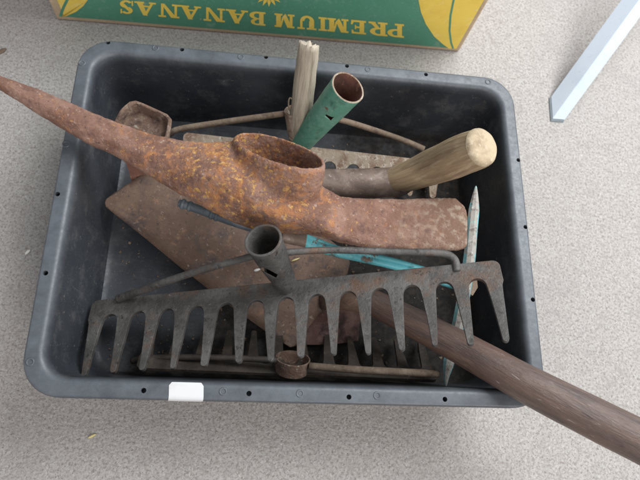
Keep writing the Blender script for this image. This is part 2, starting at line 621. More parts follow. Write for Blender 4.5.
for x, y in bosses:
    c = P(x, y, TH)
    bm = bmesh.new()
    r0, r1, h = 0.0024, 0.0036, 0.0005
    n = 20
    R4 = []
    for rr, zz in ((r1 + .0003, -0.0003), (r1, h), (r0, h), (r0 - .0003, -0.0003)):
        R4.append([bm.verts.new(c + Vector((rr * math.cos(2 * math.pi * k / n), rr * math.sin(2 * math.pi * k / n), zz))) for k in range(n)])
    for a, b in zip(R4, R4[1:]):
        bridge(a, b)
    link('rim_boss', bm_me(bm), M_tray, tray)
# white sticker folded over the rim
sp = [(167.5, 385.5), (203.5, 387.5), (204, 397), (203, 403.2), (166, 402.2), (165.5, 395)]
a0, a1 = P(169, 386, TH), P(203.5, 387.5, TH)
bm = bmesh.new()
x0, x1 = a0.x, a1.x
yedge = -TL / 2
sect = [(yedge + 0.0160, TH + 0.0004), (yedge + 0.0045, TH + 0.0006), (yedge + 0.0012, TH + 0.0002), (yedge - 0.0005, TH - 0.0020), (yedge - 0.0006, TH - 0.0068)]
grid = []
nx = 14
for j, (yy, zz) in enumerate(sect):
    row = []
    for i in range(nx + 1):
        t = i / nx
        xx = x0 + (x1 - x0) * t
        e = 0
        if j == 0 or j == len(sect) - 1:
            d = min(t, 1 - t) * (x1 - x0)
            e = max(0, 0.003 - d)
            e = 0.003 - math.sqrt(max(0, 0.003 ** 2 - e ** 2)) if e > 0 else 0
        yo, zo = (-e, 0) if j == 0 else (0, e if j == len(sect) - 1 else 0)
        row.append(bm.verts.new((xx + (0.0008 * math.sin(j)), yy + yo, zz + zo)))
    grid.append(row)
for j in range(len(grid) - 1):
    for i in range(nx):
        bm.faces.new((grid[j][i], grid[j][i + 1], grid[j + 1][i + 1], grid[j + 1][i]))
link('price_sticker', bm_me(bm), M_sticker, tray, label='blank white sticker stuck on the near rim')

# ------------------------------------------------------------------ rakes
def make_rake(label, A, X, T, s, n, L, barh, th, mat, rootw=0.43, tipw=0.12, endmargin=0.35, group='rusty rake heads'):
    X = X.normalized()
    T = (T - X * T.dot(X)).normalized()
    N = X.cross(T).normalized()
    if N.z < 0:
        N = -N
    mid = A + X * s * (n - 1) / 2
    root = empty('rake_head', mid, label, 'rake head', group)

    def Q(u, v):
        return A + X * u + T * v
    hw = s * rootw / 2
    cutv = s * 0.30
    # crossbar with rounded gap tops
    out = []
    e0, e1 = -hw - s * 0.06, (n - 1) * s + hw + s * 0.06
    r = barh * 0.38
    for k in range(7):
        a = R_(180 + 90 * k / 6)
        out.append(Q(e0 + r + r * math.cos(a), -barh + r + r * math.sin(a)))
    for k in range(7):
        a = R_(270 + 90 * k / 6)
        out.append(Q(e1 - r + r * math.cos(a), -barh + r + r * math.sin(a)))
    out.append(Q(e1, cutv * 0.5))
    out.append(Q((n - 1) * s + hw, cutv))
    gr = s / 2 - hw
    for i in range(n - 2, -1, -1):
        c = (i + 0.5) * s
        for k in range(11):
            a = R_(180 * k / 10)
            out.append(Q(c + gr * math.cos(a), cutv - cutv * math.sin(a)))
    out.append(Q(-hw, cutv))
    out.append(Q(e0, cutv * 0.5))
    opened = []
    for i_, q_ in enumerate(out):
        q2 = out[(i_ + 1) % len(out)]
        va, vb_ = (q_ - A).dot(T), (q2 - A).dot(T)
        if abs(va - cutv) < 1e-5 and abs(vb_ - cutv) < 1e-5 and abs((q2 - q_).length - 2 * hw) < s * 0.02:
            opened.append(i_)
    slab('crossbar', out, N, th, mat, root, open_edges=opened)
    for i in range(n):
        c = i * s
        jl = L * (1 + random.uniform(-0.025, 0.025))
        tw = s * tipw * random.uniform(0.85, 1.2)
        o = []
        bend = random.uniform(-1, 1) * s * 0.06
        st = 6
        for k in range(st + 1):
            t = k / st
            v = cutv + (jl - tw - cutv) * t
            wv = hw + (tw - hw) * (t ** 0.86)
            o.append((c - wv + bend * t * t, v))
        for k in range(1, 6):
            a = R_(180 - 180 * k / 6)
            o.append((c + bend + tw * math.cos(a), jl - tw + tw * math.sin(a)))
        for k in range(st, -1, -1):
            t = k / st
            v = cutv + (jl - tw - cutv) * t
            wv = hw + (tw - hw) * (t ** 0.86)
            o.append((c + wv + bend * t * t, v))
        slab('tine', [Q(u, v) for u, v in o], N, th, mat, root, open_edges=(len(o) - 1,))
    return root, N, Q


# the big rake on top, nearest the viewer
kz = 1.215
A1 = CP + (Vector((-0.1809623, -0.12367884, 0.15184194)) - CP) * kz
X1 = Vector((0.9564989, 0.07836263, 0.28101451))
T1 = Vector((-0.00381635, -0.95980618, 0.28063771))
rk1, N1, Q1 = make_rake('large dark grey rake head lying on top, its fourteen tines toward the near rim', A1, X1, T1, 0.026 * kz, 14,
                        0.05574 * kz, 0.0185, 0.0042, M_steel, rootw=0.455, tipw=0.092)
base = PP(287, 286, A1, N1)
top, tt = closest(263, 240, base, (base - PP(287, 288, A1, N1)) * 0 + N1)
top = CP + ray(263, 240) * depth(top)
ax = (top - base).normalized()
side = X1.normalized()


def on_pic(co):
    q = CR.transposed() @ (co - CP)
    return 320 + FPX * q.x / -q.z, 240 - FPX * q.y / -q.z


rr = PR(19.5, top)
pipe('socket', [base - ax * 0.004, base.lerp(top, 0.25), base.lerp(top, 0.6), top], [0.0105, 0.0125, rr * 0.86, rr], 0.0022, M_steel, rk1,
     cutter=slot_cutter(269, 272, base.lerp(top, .45) + (CP - base).normalized() * 0.011, X1 - N1 * .2, 0.0085, 0.0017, R_(-28)))
jl = base.lerp(top, 0.62)
l0 = CP + ray(257, 255) * (depth(jl))
l2 = Q1(0.022, -0.0165) + N1 * 0.004
rod('brace', [l0, l0.lerp(l2, 0.45) + N1 * 0.004, l0.lerp(l2, 0.92) + N1 * 0.001, l2], [0.0034, 0.0036, 0.0042, 0.0046], M_steel, rk1)
r0 = CP + ray(279, 253) * (depth(jl))
r2 = PP(452, 258, A1, N1)
r2n = r2 + N1 * 0.010
rod('brace', [r0, CP + ray(330, 250) * depth(r0.lerp(r2n, .3)), CP + ray(400, 252) * depth(r0.lerp(r2n, .7)), CP + ray(440, 253) * depth(r2n),
              CP + ray(454, 259) * depth(r2 + N1 * .006), PP(457, 272, A1, N1) + N1 * 0.001],
    [0.0034, 0.0034, 0.0036, 0.0038, 0.004, 0.0042], M_steel, rk1)

# the pale rake at the back
A2 = P(190, 146, 0.058)
B2 = P(434, 173, 0.032)
n2 = 11
X2 = (B2 - A2)
T2 = Vector((0.0, -0.90, -0.42))
rk2, N2, Q2 = make_rake('pale crusted rake head at the back with a broken wooden stub in its socket', A2, X2, T2, X2.length / (n2 - 1), n2,
                        0.032, 0.0150, 0.0042, M_pale)
b2 = PP(299, 148, A2, N2)
t2 = CP + ray(296, 110) * (depth(b2) - 0.035)
pipe('socket', [b2, b2.lerp(t2, 0.5), t2], [0.009, 0.0125, 0.0138], 0.0018, M_pale, rk2)
jb = b2.lerp(t2, 0.75)
rod('brace', [CP + ray(288, 113) * depth(jb), CP + ray(225, 122) * depth(jb), CP + ray(180, 129) * (depth(A2) - 0.004), P(170, 134, 0.058)],
    [0.0034, 0.0038, 0.0036, 0.0036], M_olive, rk2)
rod('brace', [CP + ray(306, 113) * depth(jb), CP + ray(345, 121) * depth(jb), CP + ray(400, 139) * (depth(B2) - 0.012), CP + ray(424, 149) * (depth(B2) - 0.004)],
    [0.0034, 0.0034, 0.0036, 0.0036], M_olive, rk2)
# broken stub
stub_b = jb + (b2 - jb) * 0.6
stub_t = CP + ray(309, 44) * (depth(jb) - 0.085)
root = empty('broken_handle_stub', stub_b, 'splintered grey wooden handle stub standing in the back rake socket', 'handle stub')
bm = bmesh.new()
p, r = smooth_path([stub_b, stub_b.lerp(stub_t, .25), stub_b.lerp(stub_t, .6), stub_t], [(0.0112, 0.0122), (0.0112, 0.0126), (0.0104, 0.0122), (0.0092, 0.0106)], 8)
rings = sweep(bm, p, r, 30, True, False, rough=0.0008, rscale=70)
axs = (stub_t - stub_b).normalized()
for i, v in enumerate(rings[-1]):
    k = noise.noise(Vector((i * 0.9, 3.1, 0)))
    v.co += axs * (0.0085 * k + 0.005 * math.sin(i / 30 * 2 * math.pi + 2.2))
c = bm.verts.new(sum((v.co for v in rings[-1]), Vector()) / 30 - axs * 0.004)
for i in range(30):
    bm.faces.new((rings[-1][i], rings[-1][(i + 1) % 30], c))
for i in range(len(rings)):
    for k, v in enumerate(rings[i]):
        q = v.co - p[i]
        gk = noise.noise(Vector((k * 0.8, i * 0.06, 9)))
        v.co -= q.normalized() * max(0, gk) * 0.0026
link('wood', bm_me(bm), M_stub, root)
# a strap round the stub
rod('wire_loop', [CP + ray(x, y) * (depth(jb) - 0.012) for x, y in ((296, 104), (290, 98), (288.5, 105), (291, 112), (296, 113))], [0.0009] * 5, M_olive, rk2, n=8)

# the blackened rake at the near wall
A3 = P(146, 360, 0.045)
B3 = P(428, 372, 0.045)
n3 = 12
X3 = B3 - A3
rk3, N3, Q3 = make_rake('blackened rake head lowest in the tray against the near wall', A3, X3, Vector((0, 0.78, -0.60)), X3.length / (n3 - 1), n3,
                        0.050, 0.013, 0.004, M_steel2)
t3 = CP + ray(293, 358) * (depth(PP(288, 366, A3, N3)) - 0.010)
b3 = Q3(X3.length * .5, -0.008)
rr3 = PR(17.5, t3)
pipe('socket', [b3, b3.lerp(t3, .5), t3], [rr3 * .90, rr3 * .97, rr3], 0.0014, M_loop, rk3)
zz = depth(b3) - 0.010
rod('brace', [CP + ray(277, 360) * zz, CP + ray(210, 357.5) * zz, CP + ray(150, 358) * (zz + .004), CP + ray(132, 361) * (zz + .008)], [0.0034] * 4, M_steel2, rk3)
rod('brace', [CP + ray(309, 366) * zz, CP + ray(360, 370) * zz, CP + ray(420, 373) * zz, CP + ray(438, 374) * (zz + .006)], [0.0038, 0.004, 0.004, 0.0036], M_olive, rk3)
# wooden remains inside that socket
rod('socket_wood', [b3, b3.lerp(t3, .45)], [(0.004, 0.009), (0.003, 0.006)], M_handle, rk3, n=12)

# ------------------------------------------------------------------ spade with long handle
pa, pb, pc = P(105, 203, 0.046), P(196, 138, 0.050), P(289, 346, 0.016)
NS = (pb - pa).cross(pc - pa).normalized()
if NS.z < 0:
    NS = -NS
spade = empty('spade', P(240, 240, 0.006), 'spade with rusty brown blade flat in the tray, handle out over the near right corner', 'spade')
outl = [(105, 203), (106.5, 199), (112, 195), (130, 183), (150, 169.5), (175, 152), (197, 137), (240, 170), (300, 218), (346, 252), (350, 263), (347, 275), (334, 294), (316, 318), (301, 340),
        (296, 346), (290, 347.5), (283, 343), (262, 329), (225, 302), (180, 267), (140, 234), (112, 212), (106, 207)]
pts = [PP(x, y, pa, NS) for x, y in outl]
cc = sum(pts, Vector()) / len(pts)
bm = bmesh.new()
vs = [bm.verts.new(q) for q in pts]
f = bm.faces.new(vs)
bmesh.ops.triangulate(bm, faces=[f])
bmesh.ops.subdivide_edges(bm, edges=bm.edges[:], cuts=3, use_grid_fill=True)
bmesh.ops.triangulate(bm, faces=bm.faces[:])
bmesh.ops.subdivide_edges(bm, edges=bm.edges[:], cuts=1)
for v in bm.verts:
    v.co += NS * (0.0016 * noise.noise(v.co * 18) + 0.0004 * noise.noise(v.co * 90))
bmesh.ops.recalc_face_normals(bm, faces=bm.faces[:])
me = bm_me(bm)
bl = link('blade', me, M_spade, spade)
m = bl.modifiers.new('s', 'SOLIDIFY')
m.thickness = 0.0026
m.offset = 0
h0 = P(326, 279, 0.050)
h1 = P(378, 305, 0.063)
h2 = P(456, 345, 0.098)
h3 = P(534, 388, 0.1375)
h4 = P(650, 446, 0.176)
h5 = h4 + (h4 - h3).normalized() * 0.10
hs = h0.lerp(pc, 0.35)
rod('socket', [PP(322, 300, pa, NS) + NS * 0.003, P(345, 297, 0.050), P(366, 300, 0.058)], [(0.004, 0.012), (0.010, 0.015), (0.0150, 0.0158)], M_spade, spade, n=24)
ho = rod('handle', [P(358, 296, 0.056), h1, h2, h3, h4, h5], [0.0128, 0.0148, 0.0172, 0.0188, 0.0196, 0.0196], M_handle, spade, n=32, sub=8, rough=0.0006, rscale=30)

# a second rusty hoe blade below the big rake
hp = [(284, 300), (330, 286), (352, 290), (361, 305), (358, 341), (330, 345), (290, 345), (284, 335)]
hz = P(320, 320, 0.0125)
hb = empty('hoe_blade', hz, 'dark red rusty hoe blade under the spade, seen between the big rake tines', 'hoe blade')
slab('rusty_plate', [P(x, y, 0.0125) for x, y in hp], Vector((0, 0, 1)), 0.004, M_redplate, hb)
# ------------------------------------------------------------------ grubbing hoe with rectangular eye (back left)
hoe = empty('grub_hoe', P(150, 150, 0.02), 'old hoe with an open square eye, half hidden behind the pick', 'hoe')
ztop = 0.112
co = [(117, 113), (121, 108), (129, 101), (135, 100), (143, 102), (157, 109), (168, 114), (172, 119), (171, 128), (167, 140), (158, 146), (138, 138), (120, 130), (113, 124)]
ct = [P(x, y, ztop - 0.0006 * (y - 100) * 0.4) for x, y in co]
cen = sum(ct, Vector()) / len(ct)
down = Vector((0.10, -0.30, -0.95)).normalized()
bm = bmesh.new()
n = len(ct)
lv = []
for k, (ins, dz) in enumerate(((0.004, 0.015), (0.0, 0.001), (0.0010, 0.0), (0.0034, 0.0), (0.0044, 0.001), (0.0050, 0.013))):
    ring = []
    for q in ct:
        d = (cen - q)
        d.z = 0
        qq = q + d.normalized() * min(ins, d.length * .9) + down * dz
        qq += Vector((noise.noise(qq * 120), noise.noise(qq * 120 + Vector((5, 0, 0))), 0)) * 0.0010
        ring.append(bm.verts.new(qq))
    lv.append(ring)
for a, b in zip(lv, lv[1:]):
    bridge(a, b)
bm.faces.new(lv[-1])
bm.faces.new(lv[0])
me = evaluated(bm_me(bm), [('BEVEL', dict(width=0.0012, segments=2, limit_method='ANGLE', angle_limit=R_(24))), ('SUBSURF', dict(levels=1, render_levels=1))])
link('eye', me, M_loop, hoe)
bp = [(118, 132), (168, 146), (178, 170), (150, 186), (134, 190), (129, 170), (122, 150)]
bn = Vector((0.1, -0.75, 0.65)).normalized()
bpt = cen + down * 0.030
slab('blade', [PP(x, y, bpt, bn) for x, y in bp], bn, 0.005, M_inrust, hoe)

# ------------------------------------------------------------------ pick mattock on top
pick = empty('mattock_head', P(280, 200, 0.10), 'big orange rusted mattock head lying across the whole pile, point over the left rim', 'mattock head')
st = [  # x, top y, bottom y, z, half thickness
    (-34, 63, 67, 0.172, 0.0030), (-14, 71, 80, 0.166, 0.0050), (0, 76.5, 89.5, 0.163, 0.0070), (37, 90, 112.5, 0.153, 0.0095), (71, 104.5, 133, 0.1445, 0.0105), (90, 113, 144, 0.141, 0.0110),
    (112, 122, 153, 0.138, 0.0115), (150, 136, 175, 0.135, 0.0135), (180, 143, 192, 0.134, 0.018), (205, 147, 205, 0.135, 0.024), (230, 146, 217, 0.136, 0.029), (252, 152, 225, 0.135, 0.029), (275, 162, 229, 0.134, 0.027), (296, 172, 229, 0.134, 0.020)]
sa = [(236, 158, 215, 0.134, 0.014), (250, 162, 222, 0.134, 0.022), (266, 166, 227, 0.134, 0.027), (288, 172, 231, 0.134, 0.0275), (306, 178, 231, 0.133, 0.024), (322, 190, 235, 0.131, 0.017), (340, 198, 242, 0.129, 0.0105), (370, 199, 248, 0.127, 0.008), (405, 199, 249.5, 0.125, 0.006), (440, 197.5, 251, 0.123, 0.0045), (456, 197.5, 252, 0.1225, 0.0036),
      (465, 206, 250, 0.122, 0.003), (467.5, 213, 246, 0.122, 0.0026)]


def loft_st(bm, st, power, phi=0.0):
    tops = [P(a, b, z) for a, b, c, z, t in st]
    bots = [P(a, c, z) for a, b, c, z, t in st]
    cs = [(a + b) / 2 for a, b in zip(tops, bots)]
    n = 36
    rings = []
    cp, sp_ = math.cos(phi), math.sin(phi)
    mx = 1.0 if not phi else 1.12
    for i in range(len(st)):
        tang = (cs[min(i + 1, len(cs) - 1)] - cs[max(i - 1, 0)]).normalized()
        U = (tops[i] - bots[i]) / 2
        V = tang.cross(U).normalized()
        if V.z < 0:
            V = -V
        V = V * st[i][4]
        ring = []
        for k in range(n):
            a = 2 * math.pi * k / n
            c, s = math.cos(a), math.sin(a)
            c = math.copysign(abs(c) ** (2 / power), c)
            s = math.copysign(abs(s) ** (2 / power), s)
            c, s = c * cp - s * sp_, c * sp_ + s * cp
            ring.append(bm.verts.new(cs[i] + U * c / mx + V * s / mx))
        rings.append(ring)
    for a, b in zip(rings, rings[1:]):
        for k in range(n):
            bm.faces.new((a[k], a[(k + 1) % n], b[(k + 1) % n], b[k]))
    bm.faces.new(rings[0])
    bm.faces.new(rings[-1])


bm = bmesh.new()
loft_st(bm, st, 4.5, R_(-30))
loft_st(bm, sa, 3.4)
# collar round the eye
EA = Vector((0.02, math.sin(R_(38)), math.cos(R_(38)))).normalized()
oc = P(279, 149.5, 0.168)
Mj = PP(327, 169, oc, EA) - PP(232, 131, oc, EA)
Mj = (Mj - EA * Mj.dot(EA)).normalized()
Mn = EA.cross(Mj).normalized()
semi, semn = 0.0530, 0.0290
H = 0.070
n = 48


def oval_ring(bm, d, a, b, shift=0.0):
    ring = []
    for k in range(n):
        t = 2 * math.pi * k / n
        c, s = math.cos(t), math.sin(t)
        ring.append(bm.verts.new(oc + EA * d + Mj * (a * math.copysign(abs(c) ** .9, c) + shift) + Mn * b * math.copysign(abs(s) ** 1.12, s)))
    return ring


lv = [oval_ring(bm, d, semi * a, semn * b, sh) for d, a, b, sh in ((0.0, 0.97, 0.96, 0), (-0.003, 1.0, 1.0, 0), (-0.02, .98, 1.0, 0), (-0.040, .90, 0.90, 0.001), (-0.055, .74, 0.72, 0.003), (-0.062, .60, 0.60, 0.004))]
for a, b in zip(lv, lv[1:]):
    bridge(a, b)
bm.faces.new(lv[0])
bm.faces.new(lv[-1])
me = evaluated(bm_me(bm), [('REMESH', dict(mode='VOXEL', voxel_size=0.0015)), ('SMOOTH', dict(factor=0.6, iterations=16))])
wall = 0.0048
cb = bm = bmesh.new()
lv = [oval_ring(cb, d, semi * a - wall, semn * b - wall, sh) for d, a, b, sh in ((0.02, 1.02, 1.02, 0), (-0.02, .98, 1.0, 0), (-0.045, .86, 0.93, 0.001), (-H - 0.02, .66, .8, .004))]
for a, b in zip(lv, lv[1:]):
    bridge(a, b)
cb.faces.new(lv[0])
cb.faces.new(lv[-1])
cut = bpy.data.objects.new('cut', bm_me(cb))
COL.objects.link(cut)
me = evaluated(me, [('BOOLEAN', dict(operation='DIFFERENCE', object=cut, solver='EXACT')), ('REMESH', dict(mode='VOXEL', voxel_size=0.0012)), ('SMOOTH', dict(factor=0.5, iterations=4))])
bpy.data.objects.remove(cut)
bm = bmesh.new()
bm.from_mesh(me)
bm.normal_update()
# clear the eye of anything that reaches into it
for v in bm.verts:
    q = v.co
    d = 0.0003 * noise.noise(q * 50) + 0.0005 * noise.noise(q * 170) + 0.0004 * noise.noise(q * 400)
    v.co = q + v.normal * d
me = bm_me(bm)
link('forged_head', me, M_pick, pick)

# ------------------------------------------------------------------ green painted socket
gb, gt = P(297, 147, 0.050), P(348, 87.5, 0.170)
grn = empty('green_tool_socket', gb, 'open green painted tube socket leaning beside the broken wooden stub', 'tool socket')


rg = PR(18.2, gt)
bm = bmesh.new()
p, r = smooth_path([gb, gb.lerp(gt, .4), gb.lerp(gt, .8), gt], [rg * .70, rg * .80, rg * .95, rg], 14)
sweep(bm, p, r, 56, False, False, rough=0.0002, rscale=90)
me = evaluated(bm_me(bm), [('SOLIDIFY', dict(thickness=0.0019, offset=-1.0, use_even_offset=True))])
cut = slot_cutter(331, 114.5, gb.lerp(gt, .55) + (CP - gb).normalized() * 0.014, gt - gb, 0.0048, 0.0040)
me = evaluated(me, [('BOOLEAN', dict(operation='DIFFERENCE', object=cut, solver='EXACT'))])
bpy.data.objects.remove(cut)
# inside and rim carry rust, outside paint
gaxis = (gt - gb)
go = link('socket_tube', me, [M_green, M_inrust, M_pale], grn)
for f in go.data.polygons:
    c = f.center
    t = c.dot(gaxis) / gaxis.length_squared
    near = gaxis * t
    radial = (c - near)
    if abs(f.normal.dot(gaxis.normalized())) > 0.7 and t > 0.9:
        f.material_index = 2
    elif radial.length > 0 and f.normal.dot(radial.normalized()) < -0.2:
        f.material_index = 1
# tang that runs down from the green socket into the pile
rod('tang', [P(290, 160, 0.030), gb.lerp(gt, .02), gb.lerp(gt, .10)], [0.006, 0.009, rg * .66], M_inrust, grn, n=16)

# ------------------------------------------------------------------ short tool with stout wooden handle
e0, e1 = P(330, 183.5, 0.076), P(392, 182, 0.080)
e2 = P(428, 168.5, 0.113)
e3 = P(470, 152, 0.168)
e4 = P(481, 147.5, 0.182)
st_ = empty('hand_tool', P(360, 180, 0.04), 'short tool with a stout tan wooden handle and grey steel socket, cut end up', 'hand tool')
rod('steel_socket', [P(312, 182, 0.077), e0, e1, P(402, 178, 0.088)], [(0.014, 0.0172), (0.015, 0.0174), (0.0160, 0.0180), (0.0168, 0.0185)], M_shank, st_, n=28, rough=0.0012, rscale=45)
bm = bmesh.new()
p, r = smooth_path([P(384, 184, 0.074), e1.lerp(e2, .25), e2, e3.lerp(e2, .4), e3, e4], [0.0140, 0.0166, 0.0196, 0.0214, 0.0216, 0.0200], 8)
sweep(bm, p, r, 32, True, False, rough=0.0009, rscale=40)
link('wooden_handle', bm_me(bm), M_wood, st_)
ax4 = (p[-1] - p[-2]).normalized()
u4 = ax4.orthogonal().normalized()
v4 = ax4.cross(u4)
bm = bmesh.new()
prev = None
nn = 36
c4 = p[-1]
# domed cut end
ringset = []
for rr4, hh in ((0.0202, -0.0006), (0.0196, 0.0018), (0.0178, 0.0040), (0.0150, 0.0053), (0.011, 0.0053), (0.006, 0.0056)):
    ring = []
    for k in range(nn):
        a = 2 * math.pi * k / nn
        q = c4 + u4 * rr4 * math.cos(a) + v4 * rr4 * math.sin(a) + ax4 * hh
        q += ax4 * 0.0007 * noise.noise(q * 130)
        ring.append(bm.verts.new(q))
    ringset.append(ring)
for a, b in zip(ringset, ringset[1:]):
    for k in range(nn):
        bm.faces.new((a[k], a[(k + 1) % nn], b[(k + 1) % nn], b[k]))
bm.faces.new(ringset[-1])
link('handle_end', bm_me(bm), M_endgrain, st_)

# ------------------------------------------------------------------ turquoise weeding tool
wt = empty('weeding_tool', P(380, 260, 0.05), 'long thin weeding tool, grey ringed end under the mattock and turquoise painted shaft', 'weeding tool')
z0 = 0.082
rod('grip', [P(179, 203, z0), P(192, 207, z0), P(215, 215, z0), P(245, 225, z0), P(300, 239, z0)], [0.0042, 0.0048, 0.0052, 0.0056, 0.0064], M_greyrod, wt, n=18)
for x, y, rr in ((183, 204.2, 0.0062), (190, 206.4, 0.0060), (212, 214, 0.0064), (217, 215.7, 0.0064)):
    c = P(x, y, z0)
    d = (P(215, 215, z0) - P(179, 203, z0)).normalized()
    rod('ring', [c - d * 0.0016, c, c + d * 0.0016], [rr * .92, rr, rr * .92], M_greyrod, wt, n=18, sub=2)
rod('rusty_ferrule', [P(282, 236.5, z0 + .001), P(296, 239, z0 + .001), P(306, 240.5, z0 + .001)], [0.0068, 0.0072, 0.0078], M_shank, wt, n=18)
rod('painted_shaft', [P(303, 239.5, z0), P(330, 249.5, z0 - .001), P(365, 258, z0 - .002), P(400, 267, z0 - .003), P(460, 287, z0 - .006)],
    [(0.006, 0.0078), (0.005, 0.0066), (0.005, 0.0054), (0.0045, 0.0048), (0.0045, 0.0046)], M_turq, wt, n=20, power=2.6)
rod('painted_shaft', [P(325, 246.5, z0 + .003), P(365, 254, z0 + .003), P(400, 262, z0 + .002), P(430, 271, z0)], [0.0022, 0.0030, 0.0030, 0.0026], M_turq, wt, n=12)

# pointed tine bar (upright at the right)
pt = empty('pointed_bar', P(462, 300, 0.05), 'narrow double ended spike with worn point and turquoise sides behind the big rake', 'spike')
s_top = P(476, 186, 0.128)
zs = [(476, 186, 0.128, .0006), (475.3, 196, 0.126, .0034), (474.0, 210, 0.123, .0060), (471.5, 235, 0.117, .0064), (469, 262, 0.110, .0068), (463, 300, 0.086, .0072), (456, 335, 0.066, .0072), (449, 362, 0.060, .0066), (446.5, 376, 0.058, .0035), (446, 386, 0.057, .0006)]
bm = bmesh.new()
pth, rr_ = smooth_path([P(a, b, z) for a, b, z, r in zs], [(r * .75, r) for a, b, z, r in zs], 5)
sweep(bm, pth, rr_, 8, power=1.6)
so = link('spike_bar', bm_me(bm), [M_tinegrey, M_turqworn], pt, smooth=False)
for f in so.data.polygons:
    wy = f.center + root_of(pt)
    if wy.y < P(474, 205, .12).y and abs(f.normal.x) > 0.62 and f.normal.z > -0.3:
        f.material_index = 1
# small plate where it is riveted behind the rake
slab('pivot_plate', [PP(x, y, P(468, 285, .085), Vector((0, 0, 1))) for x, y in ((464, 276), (470, 272), (476, 276), (477, 288), (472, 296), (466, 292))],
     Vector((0, 0, 1)), 0.004, M_olive, pt)

# ------------------------------------------------------------------ banana box
BL, BR_ = P(57, 20, 0.0), P(459, 52, 0.0)
bx = (BR_ - BL).normalized()
by = Vector((-bx.y, bx.x, 0))
BWd = (BR_ - BL).length
box = empty('banana_box', (BL + BR_) / 2, 'green and yellow printed cardboard banana box standing upside down behind the tray', 'box')
BH, BD = 0.235, 0.38
FN = -by


def bxp(u, v, off=0.0):
    return BL + bx * u + Vector((0, 0, v)) + FN * off


def uv_of(px, py):
    q = PP(px, py, BL, FN) - BL
    return q.dot(bx), q.z


bm = bmesh.new()
bmesh.ops.create_cube(bm, size=1)
for v in bm.verts:
    u = (v.co.x + .5) * BWd
    v.co = BL + bx * u + by * ((v.co.y + .5) * BD) + Vector((0, 0, 0.0005 + (v.co.z + .5) * BH))
bmesh.ops.bevel(bm, geom=bm.edges[:], offset=0.0035, segments=3, affect='EDGES', profile=0.6)
bo = link('carton', bm_me(bm), M_card, box)
bo.modifiers.new('wn', 'WEIGHTED_NORMAL')


def flat(name, polys, mat, off, parent=None, th=0.0003, label=None):
    bm = bmesh.new()
    step = 0
    for poly in polys:
        step += 1
        a = [bm.verts.new(bxp(u, v, off + 0.00001 * (step % 7))) for u, v in poly]
        bm.faces.new(a)
    me = bpy.data.meshes.new(name)
    bmesh.ops.recalc_face_normals(bm, faces=bm.faces[:])
    bm.to_mesh(me)
    bm.free()
    return link(name, me, mat, parent or box, smooth=False, label=label)


gp = flat('printed_side', [[(0.0115, 0.0085), (BWd - 0.0065, 0.0075), (BWd - 0.0065, BH - 0.004), (0.0115, BH - 0.004)]], M_boxgreen, 0.0003)


def oval(cx, cz, rx, rz, clip0, clip1, n=60):
    pts = []
    for k in range(n):
        a = 2 * math.pi * k / n
        u = cx + rx * math.cos(a)
        v = cz + rz * math.sin(a)
        pts.append((min(max(u, clip0), clip1), max(v, 0.0045)))
    res = [pts[0]]
    for q in pts[1:]:
        if (Vector(q) - Vector(res[-1])).length > 1e-5:
            res.append(q)
    return res


# right yellow shape: passes (419,0) (424,15) (436,35) (450,51)
ru = [uv_of(x, y) for x, y in ((418.5, 0), (421, 12), (426, 24), (434, 36), (443, 44), (449, 48.3))]
top_u = ru[0][0]
re = [(top_u + 0.004, ru[0][1] + 0.06), (top_u, ru[0][1] + 0.03)] + ru + [(BWd - 0.0068, 0.0078), (BWd - 0.0068, ru[0][1] + 0.06)]
lu = [uv_of(x, y) for x, y in ((87.5, 0), (83, 6), (76, 11.5), (67, 15.5), (60, 17.0))]
le = [(0.0118, lu[0][1] + 0.06), (0.0118, 0.0088)] + list(reversed(lu)) + [(lu[0][0] + 0.012, lu[0][1] + 0.03), (lu[0][0] + 0.006, lu[0][1] + 0.06)]
flat('yellow_panel', [re], M_boxyellow, 0.0006)
flat('yellow_panel', [le], M_boxyellow, 0.0006)


def stripe(pxs, w):
    q = [Vector(uv_of(x, y)) for x, y in pxs]
    q.insert(0, q[0] + (q[0] - q[1]).normalized() * 0.05)
    a, b = [], []
    for i in range(len(q)):
        t = (q[min(i + 1, len(q) - 1)] - q[max(i - 1, 0)]).normalized()
        nn_ = Vector((-t.y, t.x)) * w
        a.append(tuple(q[i] + nn_))
        b.append(tuple(q[i] - nn_))
    return a + list(reversed(b))


flat('printed_line', [stripe(((453.5, 0), (450.5, 15), (449.5, 30), (451, 42), (453, 48)), 0.0013)], M_boxgreen, 0.0009)
flat('printed_line', [stripe(((67, 0), (64, 6), (62, 11), (60.5, 16)), 0.0016)], M_boxgreen, 0.0009)

# lettering: glyphs in a unit cell (0..1, 0..1), upright
def seg(x0, y0, x1, y1, w, w2=None):
    """upright/diagonal stroke with horizontal width"""
    w2 = w2 or w
    return [(x0 - w / 2, y0), (x0 + w / 2, y0), (x1 + w2 / 2, y1), (x1 - w2 / 2, y1)]


def arcband(cx, cy, rx, ry, a0, a1, tx, ty, n=12):
    o, i_ = [], []
    for k in range(n + 1):
        a = R_(a0 + (a1 - a0) * k / n)
        o.append((cx + rx * math.cos(a), cy + ry * math.sin(a)))
        i_.append((cx + (rx - tx) * math.cos(a), cy + (ry - ty) * math.sin(a)))
    return [[o[k], o[k + 1], i_[k + 1], i_[k]] for k in range(n)]


def rect(x0, y0, x1, y1):
    return [(x0, y0), (x1, y0), (x1, y1), (x0, y1)]


